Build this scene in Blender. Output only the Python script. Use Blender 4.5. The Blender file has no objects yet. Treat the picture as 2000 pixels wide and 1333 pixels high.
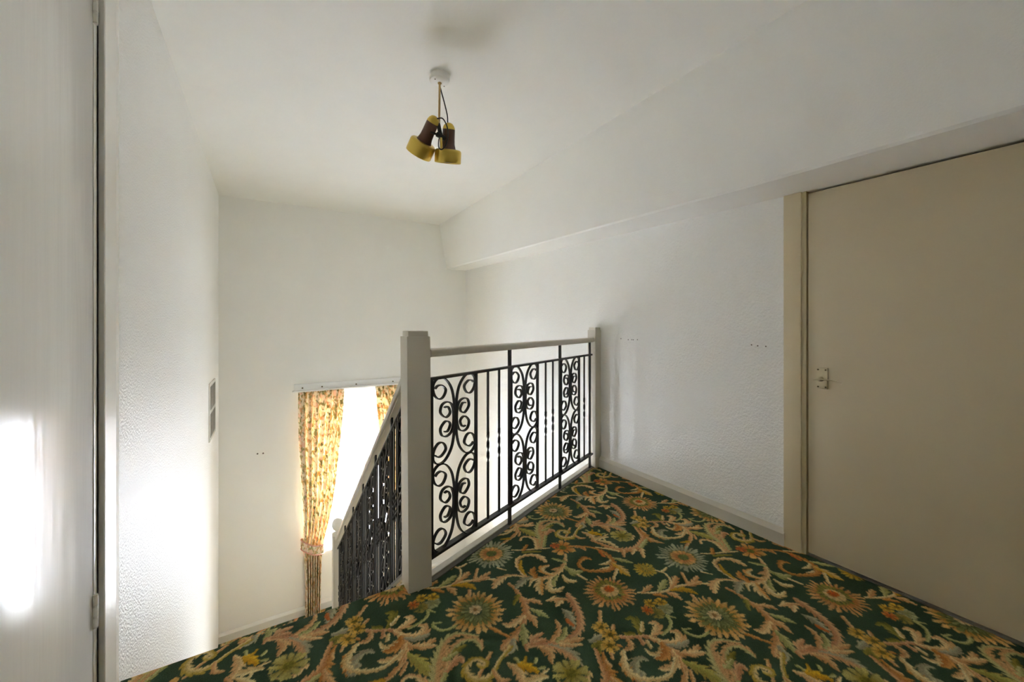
import bpy, bmesh, math, random
import numpy as np
from mathutils import Vector, Matrix

# ------------------------------------------------------------------ camera, world, light, exposure
S = bpy.context.scene
COL = S.collection
cam_d = bpy.data.cameras.new('camera')
cam_d.sensor_width = 36.0
cam_d.lens = 784.0 / 2000.0 * 36.0
cam_d.shift_y = -33.5 / 2000.0
cam_d.clip_start = 0.02
cam = bpy.data.objects.new('camera', cam_d)
cam.location = (0, 0, 1.26)
cam.rotation_euler = (math.radians(90), 0, math.radians(-31.56))
COL.objects.link(cam)
S.camera = cam

world = bpy.data.worlds.new('overcast_sky')
S.world = world
world.use_nodes = True
bg = world.node_tree.nodes['Background']
bg.inputs[0].default_value = (0.90, 0.945, 1.0, 1)
bg.inputs[1].default_value = 4.0

S.view_settings.view_transform = 'Standard'
S.view_settings.look = 'None'
S.view_settings.gamma = 1.0
S.view_settings.use_curve_mapping = False
S.view_settings.exposure = 3.85
# white rooms pass daylight on over many bounces
S.cycles.max_bounces = 14
S.cycles.diffuse_bounces = 12


def portal(name, loc, rot, sx, sy):
    l = bpy.data.lights.new(name, 'AREA')
    l.shape = 'RECTANGLE'
    l.size, l.size_y = sx, sy
    l.cycles.is_portal = True
    o = bpy.data.objects.new(name, l)
    o.location = loc
    o.rotation_euler = rot
    COL.objects.link(o)


# the only light is the daylight of the hall window in view: a portal (it emits nothing itself) guides the sky's light through it
portal('window_sky_portal', (1.02, 5.72, -0.6), (math.radians(-90), 0, 0), 1.3, 2.1)

# ------------------------------------------------------------------ helpers
PI = math.pi


def lin(c):
    return tuple((v / 255 / 12.92) if v / 255 <= 0.04045 else ((v / 255 + 0.055) / 1.055) ** 2.4 for v in c)


def mat(name, col, rough=0.5, metal=0.0, bumps=(), var=0.0, vscale=3.0, coat=0.0, spec=0.5, aniso=None):
    """Procedural principled material; col is sRGB 0-255; bumps = [(scale, strength, distance, detail, stretch)]"""
    m = bpy.data.materials.new(name)
    m.use_nodes = True
    nt = m.node_tree
    b = nt.nodes['Principled BSDF']
    c = lin(col)
    b.inputs['Roughness'].default_value = rough
    b.inputs['Metallic'].default_value = metal
    b.inputs['Specular IOR Level'].default_value = spec
    b.inputs['Coat Weight'].default_value = coat
    b.inputs['Coat Roughness'].default_value = 0.08
    tc = nt.nodes.new('ShaderNodeTexCoord')
    if var > 0:
        n = nt.nodes.new('ShaderNodeTexNoise')
        n.inputs['Scale'].default_value = vscale
        n.inputs['Detail'].default_value = 5
        nt.links.new(tc.outputs['Object'], n.inputs['Vector'])
        r = nt.nodes.new('ShaderNodeValToRGB')
        r.color_ramp.elements[0].position = 0.3
        r.color_ramp.elements[1].position = 0.7
        r.color_ramp.elements[0].color = tuple(v * (1 - var) for v in c) + (1,)
        r.color_ramp.elements[1].color = tuple(min(1, v * (1 + var)) for v in c) + (1,)
        nt.links.new(n.outputs['Fac'], r.inputs['Fac'])
        nt.links.new(r.outputs['Color'], b.inputs['Base Color'])
    else:
        b.inputs['Base Color'].default_value = c + (1,)
    prev = None
    for (sc, st, di, de, stretch) in bumps:
        mp = nt.nodes.new('ShaderNodeMapping')
        mp.inputs['Scale'].default_value = stretch
        nt.links.new(tc.outputs['Object'], mp.inputs['Vector'])
        n = nt.nodes.new('ShaderNodeTexNoise')
        n.inputs['Scale'].default_value = sc
        n.inputs['Detail'].default_value = de
        nt.links.new(mp.outputs['Vector'], n.inputs['Vector'])
        bp = nt.nodes.new('ShaderNodeBump')
        bp.inputs['Strength'].default_value = st
        bp.inputs['Distance'].default_value = di
        nt.links.new(n.outputs['Fac'], bp.inputs['Height'])
        if prev:
            nt.links.new(prev.outputs['Normal'], bp.inputs['Normal'])
        prev = bp
    if prev:
        nt.links.new(prev.outputs['Normal'], b.inputs['Normal'])
    return m


ONE = (1, 1, 1)
M = dict(
    wall=mat('white_wall_paint', (247, 247, 243), 0.5, bumps=[(120, 0.25, 0.004, 3, ONE)], var=0.012),
    wall_rough=mat('white_woodchip_paint', (247, 247, 244), 0.5, bumps=[(80, 0.65, 0.009, 3, ONE)], var=0.012),
    wall_sheen=mat('white_satin_anaglypta', (247, 247, 244), 0.33, bumps=[(110, 0.8, 0.007, 2, ONE)], var=0.01),
    ceiling=mat('white_ceiling_paint', (247, 247, 242), 0.6, bumps=[(60, 0.2, 0.004, 4, ONE), (8, 0.12, 0.02, 2, ONE)], var=0.012),
    gloss=mat('white_gloss_paint', (234, 232, 224), 0.25, bumps=[(18, 0.08, 0.004, 3, (1, 1, 0.12))], var=0.01),
    door_gloss=mat('white_gloss_door_paint', (240, 239, 233), 0.2, bumps=[(14, 0.16, 0.008, 3, (1, 1, 0.10)), (3, 0.15, 0.03, 2, (1, 1, 0.6))], spec=0.33),
    offwhite=mat('off_white_gloss_wood', (214, 209, 196), 0.3, bumps=[(25, 0.06, 0.003, 3, (1, 1, 0.2))], var=0.012),
    cream=mat('cream_door_paint', (214, 201, 171), 0.38, bumps=[(12, 0.05, 0.004, 3, (1, 1, 0.15))], var=0.015),
    cream_frame=mat('cream_frame_paint', (220, 206, 172), 0.38, var=0.015),
    iron=mat('black_wrought_iron', (24, 24, 25), 0.38, 0.0, bumps=[(90, 0.15, 0.002, 3, ONE)], spec=0.55),
    greystrip=mat('dark_grey_edging', (92, 88, 82), 0.5, var=0.1, vscale=20),
    underwood=mat('dark_brown_timber', (70, 56, 44), 0.6, var=0.1, vscale=12),
    rose=mat('white_plastic', (246, 246, 243), 0.4),
    brass=mat('brushed_brass', (214, 186, 92), 0.30, 1.0, bumps=[(30, 0.05, 0.002, 3, (1, 1, 12))], var=0.05),
    rod=mat('antique_brass_rod', (178, 152, 100), 0.32, 0.9, var=0.08),
    brown=mat('brown_leatherette', (92, 62, 48), 0.5, bumps=[(160, 0.2, 0.002, 3, ONE)], var=0.08, vscale=15),
    bulb=mat('frosted_bulb', (205, 200, 185), 0.35),
    black=mat('black_plastic', (26, 25, 24), 0.45),
    chrome=mat('brushed_steel', (216, 205, 174), 0.3, 1.0, var=0.05, vscale=20),
    screw=mat('dull_screw_metal', (120, 108, 82), 0.45, 0.8, var=0.1, vscale=40),
    vent=mat('dark_vent_mesh', (120, 118, 108), 0.8, bumps=[(200, 0.4, 0.004, 1, ONE)], var=0.15, vscale=60),
    upvc=mat('white_window_frame', (246, 247, 246), 0.35),
    hole=mat('dark_nail_hole', (112, 104, 96), 0.9),
    piping=mat('pink_piping', (214, 158, 140), 0.8, var=0.08, vscale=30),
    pavement=mat('grey_paving', (200, 200, 206), 0.8, var=0.08, vscale=2),
)


def glass_mat():
    m = bpy.data.materials.new('window_glass')
    m.use_nodes = True
    nt = m.node_tree
    nt.nodes.remove(nt.nodes['Principled BSDF'])
    out = nt.nodes['Material Output']
    t = nt.nodes.new('ShaderNodeBsdfTransparent')
    t.inputs[0].default_value = (0.95, 0.96, 0.97, 1)
    g = nt.nodes.new('ShaderNodeBsdfGlossy')
    g.inputs['Roughness'].default_value = 0.02
    mx = nt.nodes.new('ShaderNodeMixShader')
    mx.inputs[0].default_value = 0.06
    nt.links.new(t.outputs[0], mx.inputs[1])
    nt.links.new(g.outputs[0], mx.inputs[2])
    nt.links.new(mx.outputs[0], out.inputs['Surface'])
    return m


def curtain_mat():
    """Floral print: cream ground, pink and ochre blooms, olive sprigs; a little light passes through the cloth."""
    m = bpy.data.materials.new('floral_curtain_cloth')
    m.use_nodes = True
    nt = m.node_tree
    L = nt.links.new
    b = nt.nodes['Principled BSDF']
    out = nt.nodes['Material Output']
    uv = nt.nodes.new('ShaderNodeAttribute')
    uv.attribute_name = 'cloth'
    nz = nt.nodes.new('ShaderNodeTexNoise')
    nz.inputs['Scale'].default_value = 22
    nz.inputs['Detail'].default_value = 3
    L(uv.outputs['Vector'], nz.inputs['Vector'])
    ad = nt.nodes.new('ShaderNodeMixRGB')
    ad.blend_type = 'LINEAR_LIGHT'
    ad.inputs[0].default_value = 0.035
    L(uv.outputs['Vector'], ad.inputs[1])
    L(nz.outputs['Color'], ad.inputs[2])

    def vor(scale, feat='F1'):
        v = nt.nodes.new('ShaderNodeTexVoronoi')
        v.inputs['Scale'].default_value = scale
        v.feature = feat
        L(ad.outputs[0], v.inputs['Vector'])
        return v

    def ramp(src, stops, interp='LINEAR'):
        r = nt.nodes.new('ShaderNodeValToRGB')
        r.color_ramp.interpolation = interp
        e = r.color_ramp.elements
        e[0].position, e[0].color = stops[0][0], lin(stops[0][1]) + (1,)
        e[1].position, e[1].color = stops[-1][0], lin(stops[-1][1]) + (1,)
        for p, c in stops[1:-1]:
            q = e.new(p)
            q.color = lin(c) + (1,)
        L(src, r.inputs['Fac'])
        return r

    def mixc(fac, a, c, blend='MIX'):
        x = nt.nodes.new('ShaderNodeMixRGB')
        x.blend_type = blend
        if isinstance(fac, float):
            x.inputs[0].default_value = fac
        else:
            L(fac, x.inputs[0])
        L(a, x.inputs[1])
        L(c, x.inputs[2])
        return x

    v1 = vor(13)
    sep = nt.nodes.new('ShaderNodeSeparateColor')
    L(v1.outputs['Color'], sep.inputs[0])
    bloom = ramp(sep.outputs[0], [(0.0, (240, 230, 204)), (0.22, (238, 206, 180)), (0.42, (242, 230, 200)), (0.58, (222, 178, 134)),
                                  (0.74, (240, 214, 192)), (1.0, (224, 200, 138))], 'CONSTANT')
    bmask = ramp(v1.outputs['Distance'], [(0.30, (255, 255, 255)), (0.50, (0, 0, 0))])
    v2 = vor(34)
    sep2 = nt.nodes.new('ShaderNodeSeparateColor')
    L(v2.outputs['Color'], sep2.inputs[0])
    sprig = ramp(sep2.outputs[1], [(0.0, (170, 164, 108)), (0.2, (238, 228, 204)), (0.55, (212, 172, 112)), (0.7, (238, 214, 178)), (0.9, (146, 138, 84)), (1.0, (146, 138, 84))], 'CONSTANT')
    ground = mixc(bmask.outputs[0], sprig.outputs[0], bloom.outputs[0])
    v3 = vor(60)
    sm = ramp(v3.outputs['Distance'], [(0.0, (60, 60, 60)), (0.5, (0, 0, 0))])
    pet = ramp(sep2.outputs[2], [(0.0, (200, 150, 110)), (1.0, (252, 242, 215))])
    col = mixc(sm.outputs[0], ground.outputs[0], pet.outputs[0])
    L(col.outputs[0], b.inputs['Base Color'])
    b.inputs['Roughness'].default_value = 0.85
    b.inputs['Sheen Weight'].default_value = 0.15
    tr = nt.nodes.new('ShaderNodeBsdfTranslucent')
    L(col.outputs[0], tr.inputs['Color'])
    mx = nt.nodes.new('ShaderNodeMixShader')
    mx.inputs[0].default_value = 0.30
    L(b.outputs[0], mx.inputs[1])
    L(tr.outputs[0], mx.inputs[2])
    L(mx.outputs[0], out.inputs['Surface'])
    return m


def carpet_mat():
    m = bpy.data.materials.new('green_floral_carpet_pile')
    m.use_nodes = True
    nt = m.node_tree
    L = nt.links.new
    b = nt.nodes['Principled BSDF']
    a = nt.nodes.new('ShaderNodeAttribute')
    a.attribute_name = 'weave'
    tc = nt.nodes.new('ShaderNodeTexCoord')
    n = nt.nodes.new('ShaderNodeTexNoise')
    n.inputs['Scale'].default_value = 260
    n.inputs['Detail'].default_value = 2
    L(tc.outputs['Object'], n.inputs['Vector'])
    mr = nt.nodes.new('ShaderNodeMapRange')
    mr.inputs['From Min'].default_value = 0.25
    mr.inputs['From Max'].default_value = 0.75
    mr.inputs['To Min'].default_value = 0.72
    mr.inputs['To Max'].default_value = 1.25
    L(n.outputs['Fac'], mr.inputs['Value'])
    mul = nt.nodes.new('ShaderNodeMixRGB')
    mul.blend_type = 'MULTIPLY'
    mul.inputs[0].default_value = 1
    L(a.outputs['Color'], mul.inputs[1])
    L(mr.outputs[0], mul.inputs[2])
    L(mul.outputs[0], b.inputs['Base Color'])
    b.inputs['Roughness'].default_value = 0.95
    b.inputs['Specular IOR Level'].default_value = 0.15
    bp = nt.nodes.new('ShaderNodeBump')
    bp.inputs['Strength'].default_value = 0.5
    bp.inputs['Distance'].default_value = 0.004
    L(n.outputs['Fac'], bp.inputs['Height'])
    L(bp.outputs['Normal'], b.inputs['Normal'])
    return m


M['glass'] = glass_mat()
M['curtain'] = curtain_mat()
M['carpet'] = carpet_mat()


def obj(name, bm_or_me, m, parent=None, smooth=None, loc=None, rot=None):
    if isinstance(bm_or_me, bmesh.types.BMesh):
        me = bpy.data.meshes.new(name)
        bmesh.ops.recalc_face_normals(bm_or_me, faces=bm_or_me.faces[:])
        bm_or_me.to_mesh(me)
        bm_or_me.free()
    else:
        me = bm_or_me
    if m is not None and len(me.materials) == 0:
        me.materials.append(M[m])
    if smooth is not None:
        if smooth is True:
            for p in me.polygons:
                p.use_smooth = True
        else:
            for p in me.polygons:
                p.use_smooth = True
            me.set_sharp_from_angle(angle=math.radians(smooth))
    o = bpy.data.objects.new(name, me)
    COL.objects.link(o)
    if parent is not None:
        o.parent = parent
    if loc is not None:
        o.location = loc
    if rot is not None:
        o.rotation_euler = rot
    return o


def empty(name, loc=(0, 0, 0), rz=0.0, parent=None):
    o = bpy.data.objects.new(name, None)
    o.empty_display_size = 0.1
    o.location = loc
    o.rotation_euler = (0, 0, rz)
    COL.objects.link(o)
    if parent is not None:
        o.parent = parent
    return o


def tag(o, label, cat, group=None):
    o['label'] = label
    o['category'] = cat
    if group:
        o['group'] = group
    return o


def struct(o, label=None):
    o['kind'] = 'structure'
    if label:
        o['label'] = label
    return o


def box(bm, x0, x1, y0, y1, z0, z1, bev=0.0, seg=2):
    """An axis-aligned box, optionally with bevelled edges."""
    vs = [bm.verts.new((x, y, z)) for x in (x0, x1) for y in (y0, y1) for z in (z0, z1)]
    idx = [(0, 1, 3, 2), (4, 6, 7, 5), (0, 4, 5, 1), (2, 3, 7, 6), (0, 2, 6, 4), (1, 5, 7, 3)]
    fs = [bm.faces.new([vs[i] for i in f]) for f in idx]
    if bev > 0:
        es = list({e for f in fs for e in f.edges})
        bmesh.ops.bevel(bm, geom=es, offset=bev, segments=seg, affect='EDGES', profile=0.6)
    return bm


def nb():
    return bmesh.new()


def boxobj(name, m, parent, *dims, bev=0.0, seg=2):
    return obj(name, box(nb(), *dims, bev=bev, seg=seg), m, parent, smooth=(35 if bev else None))


def prism(bm, poly, z0, z1):
    """poly: list of (x,y); z0,z1 numbers"""
    lo = [bm.verts.new((x, y, z0)) for x, y in poly]
    hi = [bm.verts.new((x, y, z1)) for x, y in poly]
    bm.faces.new(lo)
    bm.faces.new(hi)
    n = len(poly)
    for i in range(n):
        bm.faces.new((lo[i], lo[(i + 1) % n], hi[(i + 1) % n], hi[i]))
    return bm


def extrude_section(bm, sec0, sec1):
    """Joins two closed 3-D sections (same vertex count) into a solid."""
    a = [bm.verts.new(p) for p in sec0]
    b = [bm.verts.new(p) for p in sec1]
    bm.faces.new(a)
    bm.faces.new(b)
    n = len(a)
    for i in range(n):
        bm.faces.new((a[i], a[(i + 1) % n], b[(i + 1) % n], b[i]))
    return bm


def lathe(bm, prof, seg=36, mtx=Matrix.Identity(4)):
    rings = []
    for r, z in prof:
        if r < 1e-6:
            rings.append([bm.verts.new(mtx @ Vector((0, 0, z)))])
        else:
            rings.append([bm.verts.new(mtx @ Vector((r * math.cos(2 * PI * k / seg), r * math.sin(2 * PI * k / seg), z))) for k in range(seg)])
    for a, b in zip(rings, rings[1:]):
        for k in range(seg):
            k2 = (k + 1) % seg
            if len(a) == 1 and len(b) == 1:
                continue
            if len(a) == 1:
                bm.faces.new((a[0], b[k], b[k2]))
            elif len(b) == 1:
                bm.faces.new((a[k], b[0], a[k2]))
            else:
                bm.faces.new((a[k], a[k2], b[k2], b[k]))
    return bm


def spline(pts, n=8):
    """Catmull-Rom through the points (any dimension)."""
    P = [np.array(p, float) for p in pts]
    if len(P) == 2:
        return [P[0] + (P[1] - P[0]) * t for t in np.linspace(0, 1, n + 1)]
    P = [2 * P[0] - P[1]] + P + [2 * P[-1] - P[-2]]
    out = []
    for i in range(1, len(P) - 2):
        p0, p1, p2, p3 = P[i - 1:i + 3]
        for k in range(n):
            t = k / n
            out.append(0.5 * (2 * p1 + (p2 - p0) * t + (2 * p0 - 5 * p1 + 4 * p2 - p3) * t * t + (3 * p1 - p0 - 3 * p2 + p3) * t ** 3))
    out.append(P[-2])
    return out


def tube(bm, pts, r, seg=8):
    P = [Vector(p) for p in pts]
    up = Vector((0.3, 0.2, 1)).normalized()
    rings = []
    for i, p in enumerate(P):
        t = (P[min(i + 1, len(P) - 1)] - P[max(i - 1, 0)]).normalized()
        a = t.cross(up)
        if a.length < 0.05:
            a = t.cross(Vector((1, 0, 0)))
        a.normalize()
        b = t.cross(a)
        rings.append([bm.verts.new(p + (a * math.cos(2 * PI * k / seg) + b * math.sin(2 * PI * k / seg)) * r) for k in range(seg)])
    for a, b in zip(rings, rings[1:]):
        for k in range(seg):
            bm.faces.new((a[k], a[(k + 1) % seg], b[(k + 1) % seg], b[k]))
    bm.faces.new(rings[0])
    bm.faces.new(rings[-1])
    return bm


# ------------------------------------------------------------------ main dimensions (metres; landing floor z = 0, walls run along y)
XL, XR, YB = -0.437, 2.52, 5.41          # left wall, right wall, far wall
YN = 1.943                               # top nosing of the stairs
YR = -1.6                                # end of the landing behind the viewer
ZH = -2.228                              # hall floor below
NX0, NX1, NY0, NY1 = 0.570, 0.684, 1.845, 1.955   # newel post footprint
RA = Vector((0.66, 1.87, 0))             # landing railing line
RB = Vector((2.47, 2.655, 0))
R_ANG = math.atan2(RB.y - RA.y, RB.x - RA.x)
R_LEN = (RB - RA).length
R_DIR = (RB - RA).normalized()
R_NRM = Vector((-R_DIR.y, R_DIR.x, 0))   # points out over the stairwell


def rail_pt(s, d):
    p = RA + R_DIR * s + R_NRM * d
    return (p.x, p.y)


def ceil_z(y):
    return 2.67 + (YB - y) * 0.012


def soffit_z(y):
    return 1.985 + max(0.0, y - 1.134) * 0.0145


# ------------------------------------------------------------------ the shell
def build_shell():
    # left wall, with the opening of the gloss door
    bm = nb()
    box(bm, XL - 0.14, XL, 1.70, YB + 0.05, ZH - 0.1, 2.85)
    box(bm, XL - 0.14, XL, YR, 0.72, ZH - 0.1, 2.85)
    box(bm, XL - 0.14, XL, 0.72, 1.70, 2.50, 2.85)
    box(bm, XL - 0.14, XL, 0.72, 1.70, ZH - 0.1, -0.02)
    wl = struct(obj('wall_left', bm, 'wall_sheen'))
    # right wall with the cream door's opening
    bm = nb()
    box(bm, XR, XR + 0.14, 1.10, YB + 0.05, ZH - 0.1, 2.85)
    box(bm, XR, XR + 0.14, YR, 0.20, ZH - 0.1, 2.85)
    box(bm, XR, XR + 0.14, 0.20, 1.10, 1.99, 2.85)
    box(bm, XR, XR + 0.14, 0.20, 1.10, ZH - 0.1, -0.02)
    wr = struct(obj('wall_right', bm, 'wall_rough'))
    # far wall with the hall window
    wx0, wx1, wz0, wz1 = 0.44, 1.60, -1.52, 0.36
    bm = nb()
    t = 0.26
    box(bm, XL - 0.14, wx0, YB, YB + t, ZH - 0.1, 2.85)
    box(bm, wx1, XR + 0.14, YB, YB + t, ZH - 0.1, 2.85)
    box(bm, wx0, wx1, YB, YB + t, wz1, 2.85)
    box(bm, wx0, wx1, YB, YB + t, ZH - 0.1, wz0)
    wb = struct(obj('wall_back', bm, 'wall'))
    # ceiling
    bm = nb()
    lo = [(XL - 0.14, YR), (XR + 0.14, YR), (XR + 0.14, YB + 0.1), (XL - 0.14, YB + 0.1)]
    a = [bm.verts.new((x, y, ceil_z(y))) for x, y in lo]
    b = [bm.verts.new((x, y, 2.95)) for x, y in lo]
    bm.faces.new(a)
    bm.faces.new(b)
    for i in range(4):
        bm.faces.new((a[i], a[(i + 1) % 4], b[(i + 1) % 4], b[i]))
    struct(obj('ceiling', bm, 'ceiling'))
    # boxed-in bulkhead over the right wall: sloping face above a level soffit
    bm = nb()
    secs = []
    for y in (YR, 1.134, YB + 0.02):
        f = (y - 0.6) / (YB - 0.6)
        xo = 2.175 + 0.042 * f
        xc = 2.085 + 0.024 * f
        secs.append([(XR + 0.05, y, soffit_z(y)), (xo + 0.012, y, soffit_z(y)), (xo, y, soffit_z(y) + 0.012), (xc, y, ceil_z(y) + 0.01), (XR + 0.05, y, ceil_z(y) + 0.01)])
    rows = [[bm.verts.new(p) for p in s] for s in secs]
    for r0, r1 in zip(rows, rows[1:]):
        for i in range(5):
            bm.faces.new((r0[i], r0[(i + 1) % 5], r1[(i + 1) % 5], r1[i]))
    bm.faces.new(rows[0])
    bm.faces.new(rows[-1])
    struct(obj('wall_bulkhead', bm, 'wall'))
    # landing slab
    poly = [(XL, YR), (XR, YR), (XR, rail_pt(R_LEN + 0.06, 0)[1])] + [rail_pt(R_LEN, 0.045), rail_pt(0.06, 0.045), (NX0, 1.93), (XL, 1.93)]
    struct(obj('floor', prism(nb(), poly, -0.24, -0.012), 'underwood'))
    # wall closing the landing behind the viewer
    struct(obj('wall_rear', box(nb(), XL - 0.14, XR + 0.14, YR - 0.12, YR, -0.24, 2.95), 'wall'))
    # wall closing the hall under the landing
    struct(obj('wall_below_landing', box(nb(), XL - 0.05, XR + 0.05, 1.62, 1.72, ZH - 0.05, -0.235), 'wall'))
    # hall floor
    struct(obj('floor_hall', box(nb(), XL - 0.1, XR + 0.1, 1.1, YB + 0.02, ZH - 0.12, ZH - 0.006), 'underwood'))
    # pavement outside the window
    struct(obj('ground_outside', box(nb(), -8, 12, YB + 0.26, 22, ZH - 0.5, ZH - 0.35), 'pavement'))

    # small nail holes left in the plaster
    def holes(parent, pts, axis, r):
        for (x, y, z) in pts:
            bm = nb()
            rot = Matrix.Rotation(PI / 2, 4, 'Y' if axis == 'x' else 'X')
            lathe(bm, [(0, -0.001), (r, -0.001), (r, 0.0015), (0, 0.0015)], 10, Matrix.Translation((x, y, z)) @ rot)
            obj('nail_hole', bm, 'hole', parent)
    holes(wb, [(-0.077, YB, -0.22), (-0.022, YB, -0.224)], 'y', 0.009)
    holes(wr, [(XR, 2.37, 1.137), (XR, 2.292, 1.131), (XR, 2.255, 1.132), (XR, 2.24, 1.132), (XR, 2.197, 1.134), (XR, 1.318, 1.132), (XR, 1.282, 1.128), (XR, 1.236, 1.127)], 'x', 0.004)

    # baseboards
    def baseboard(name, p0, p1, out, m='offwhite'):
        h = 0.100
        bm = nb()
        def sec(p):
            p = Vector(p)
            o = Vector(out)
            return [p - o * 0.01, p + o * 0.024, p + o * 0.024 + Vector((0, 0, h - 0.026)), p + o * 0.004 + Vector((0, 0, h)), p - o * 0.01 + Vector((0, 0, h))]
        extrude_section(bm, sec(p0), sec(p1))
        return struct(obj(name, bm, m))
    baseboard('baseboard_right', (XR, 1.13, -0.005), (XR, 2.62, -0.005), (-1, 0, 0))
    baseboard('baseboard_back', (XL, YB, ZH), (XR, YB, ZH), (0, -1, 0), 'gloss')

    # cream door on the right, directly below the bulkhead
    d = struct(empty('door_1', (XR, 0.64, 0)), 'cream flush door in the right wall under the bulkhead')
    bx = lambda n, m, *a, **k: obj(n, box(nb(), *[v for v in a], **k), m, d, smooth=(35 if k.get('bev') else None))
    X0 = 0.0    # local: x from wall face, y relative to 0.64
    dl = bx('door_leaf', 'cream', 0.006, 0.046, 0.262 - 0.64, 1.022 - 0.64, 0.012, 1.972, bev=0.002)
    for y0, y1 in ((1.028, 1.134), (0.150, 0.256)):
        near = y0 > 0.6
        f0, f1 = (y0 + 0.020, y1) if near else (y0, y1 - 0.020)
        bx('door_frame', 'cream_frame', -0.016, 0.05, f0 - 0.64, f1 - 0.64, -0.005, soffit_z(1.0) + 0.002, bev=0.002)
        s0, s1 = (y0, y0 + 0.022) if near else (y1 - 0.022, y1)
        bx('door_stop', 'cream_frame', -0.002, 0.05, s0 - 0.64, s1 - 0.64, -0.005, soffit_z(1.0) + 0.002, bev=0.001)
    bx('light_block_panel', 'cream_frame', 0.14, 0.16, 0.12 - 0.64, 1.18 - 0.64, -0.1, 2.08)  # unseen panel added behind the doorway to stop outside light leaking in
    bx('strike_plate', 'chrome', -0.0035, 0.0, 1.030 - 0.64, 1.048 - 0.64, 0.93, 1.04)
    # lever handle on a back plate
    pl = obj('handle_plate', box(nb(), -0.003, 0.007, 0.930 - 0.64, 0.980 - 0.64, 0.915, 1.026, bev=0.002), 'chrome', d, smooth=35)
    for yy in (0.938, 0.972):
        for zz in (0.925, 1.016):
            obj('screw', lathe(nb(), [(0, -0.0015), (0.0042, -0.001), (0.0042, 0.004), (0, 0.004)], 12, Matrix.Translation((-0.004, yy - 0.64, zz)) @ Matrix.Rotation(PI / 2, 4, 'Y')), 'screw', pl)
    bm = nb()
    lathe(bm, [(0.013, 0), (0.011, 0.02), (0.009, 0.036), (0, 0.040)], 18, Matrix.Translation((-0.002, 0.958 - 0.64, 0.966)) @ Matrix.Rotation(-PI / 2, 4, 'Y'))
    obj('handle_boss', bm, 'chrome', pl, smooth=40)
    bm = nb()
    pts = spline([(-0.036, 0.978, 0.964), (-0.038, 0.958, 0.9675), (-0.040, 0.920, 0.9685), (-0.041, 0.885, 0.966), (-0.042, 0.855, 0.960)], 6)
    rings = []
    for i, p in enumerate(pts):
        t = i / (len(pts) - 1)
        hw, hh = 0.0085 * (1 - 0.3 * t), 0.0042 * (1 - 0.35 * t)
        rings.append([bm.verts.new((p[0] + hw * math.cos(a), p[1] - 0.64, p[2] + hh * math.sin(a))) for a in np.linspace(0, 2 * PI, 12, endpoint=False)])
    for a, b in zip(rings, rings[1:]):
        for k in range(12):
            bm.faces.new((a[k], a[(k + 1) % 12], b[(k + 1) % 12], b[k]))
    bm.faces.new(rings[0])
    bm.faces.new(rings[-1])
    obj('lever', bm, 'chrome', pl, smooth=40)

    # glossy white door in the left wall
    d2 = struct(empty('door_2', (XL, 1.2, 0)), 'glossy white flush door hinged at its painted frame in the left wall')
    obj('door_leaf', box(nb(), -0.042, -0.002, 0.80 - 1.2, 1.6765 - 1.2, 0.006, 2.44, bev=0.003), 'door_gloss', d2, smooth=35)
    obj('light_block_panel', box(nb(), -0.16, -0.14, 0.64 - 1.2, 1.78 - 1.2, -0.1, 2.6), 'gloss', d2)  # added backing sheet, keeps sky light out of the gaps round this leaf
    for (a, b) in ((1.688, 1.905), (0.585, 0.784)):
        near = a > 1
        bm = nb()
        if near:   # lining edge, flat architrave, splayed outer edge
            box(bm, -0.05, 0.000, 1.6782 - 1.2, 1.722 - 1.2, -0.005, 2.56, bev=0.002)
            obj('door_lining', bm, 'gloss', d2, smooth=35)
            bm = nb()
            prof = [(-0.01, 1.716), (0.012, 1.716), (0.014, 1.720), (0.014, 1.826), (0.011, 1.834), (0.004, 1.900), (-0.01, 1.902)]
            extrude_section(bm, [(x, y - 1.2, -0.005) for x, y in prof], [(x, y - 1.2, 2.56) for x, y in prof])
            obj('door_frame', bm, 'gloss', d2)
        else:
            box(bm, -0.05, 0.014, a - 1.2, b - 1.2, -0.005, 2.56, bev=0.002)
            obj('door_frame', bm, 'gloss', d2, smooth=35)
    obj('door_head', box(nb(), -0.05, 0.014, 0.585 - 1.2, 1.902 - 1.2, 2.45, 2.56, bev=0.002), 'gloss', d2, smooth=35)
    for z in (0.398, 2.209):
        bm = nb()
        mt = Matrix.Translation((0.003, 1.678 - 1.2, z - 0.05))
        lathe(bm, [(0, 0), (0.0055, 0.0), (0.0055, 0.1), (0, 0.1)], 14, mt)
        h = obj('hinge', bm, 'gloss', d2, smooth=40)
        for k in range(3):
            obj('knuckle', lathe(nb(), [(0.0068, 0.004), (0.0068, 0.028), (0.0055, 0.03), (0.0055, 0.002), (0.0068, 0.004)], 14, Matrix.Translation((0.003, 1.678 - 1.2, z - 0.05 + 0.033 * k))), 'gloss', h, smooth=40)

    # hall window
    w = struct(empty('window_1', (1.02, YB, wz0)), 'tall white framed hall window between the floral curtains')
    FY0, FY1 = 0.10, 0.16
    H = wz1 - wz0
    hw = (wx1 - wx0) / 2
    def wbx(n, m, *a, bev=0.003):
        return obj(n, box(nb(), *a, bev=bev), m, w, smooth=35)
    wbx('window_frame', 'upvc', -hw, -hw + 0.06, FY0, FY1, 0.0, H)
    wbx('window_frame', 'upvc', hw - 0.06, hw, FY0, FY1, 0.0, H)
    wbx('window_frame', 'upvc', -hw, hw, FY0, FY1, H - 0.07, H)
    wbx('window_frame', 'upvc', -hw, hw, FY0, FY1, 0.0, 0.06)
    wbx('transom', 'upvc', -hw + 0.05, hw - 0.05, FY0 - 0.004, FY1, H - 0.43, H - 0.37)
    wbx('mullion', 'upvc', 0.085, 0.135, FY0 - 0.002, FY1, 0.05, H - 0.06)
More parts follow.
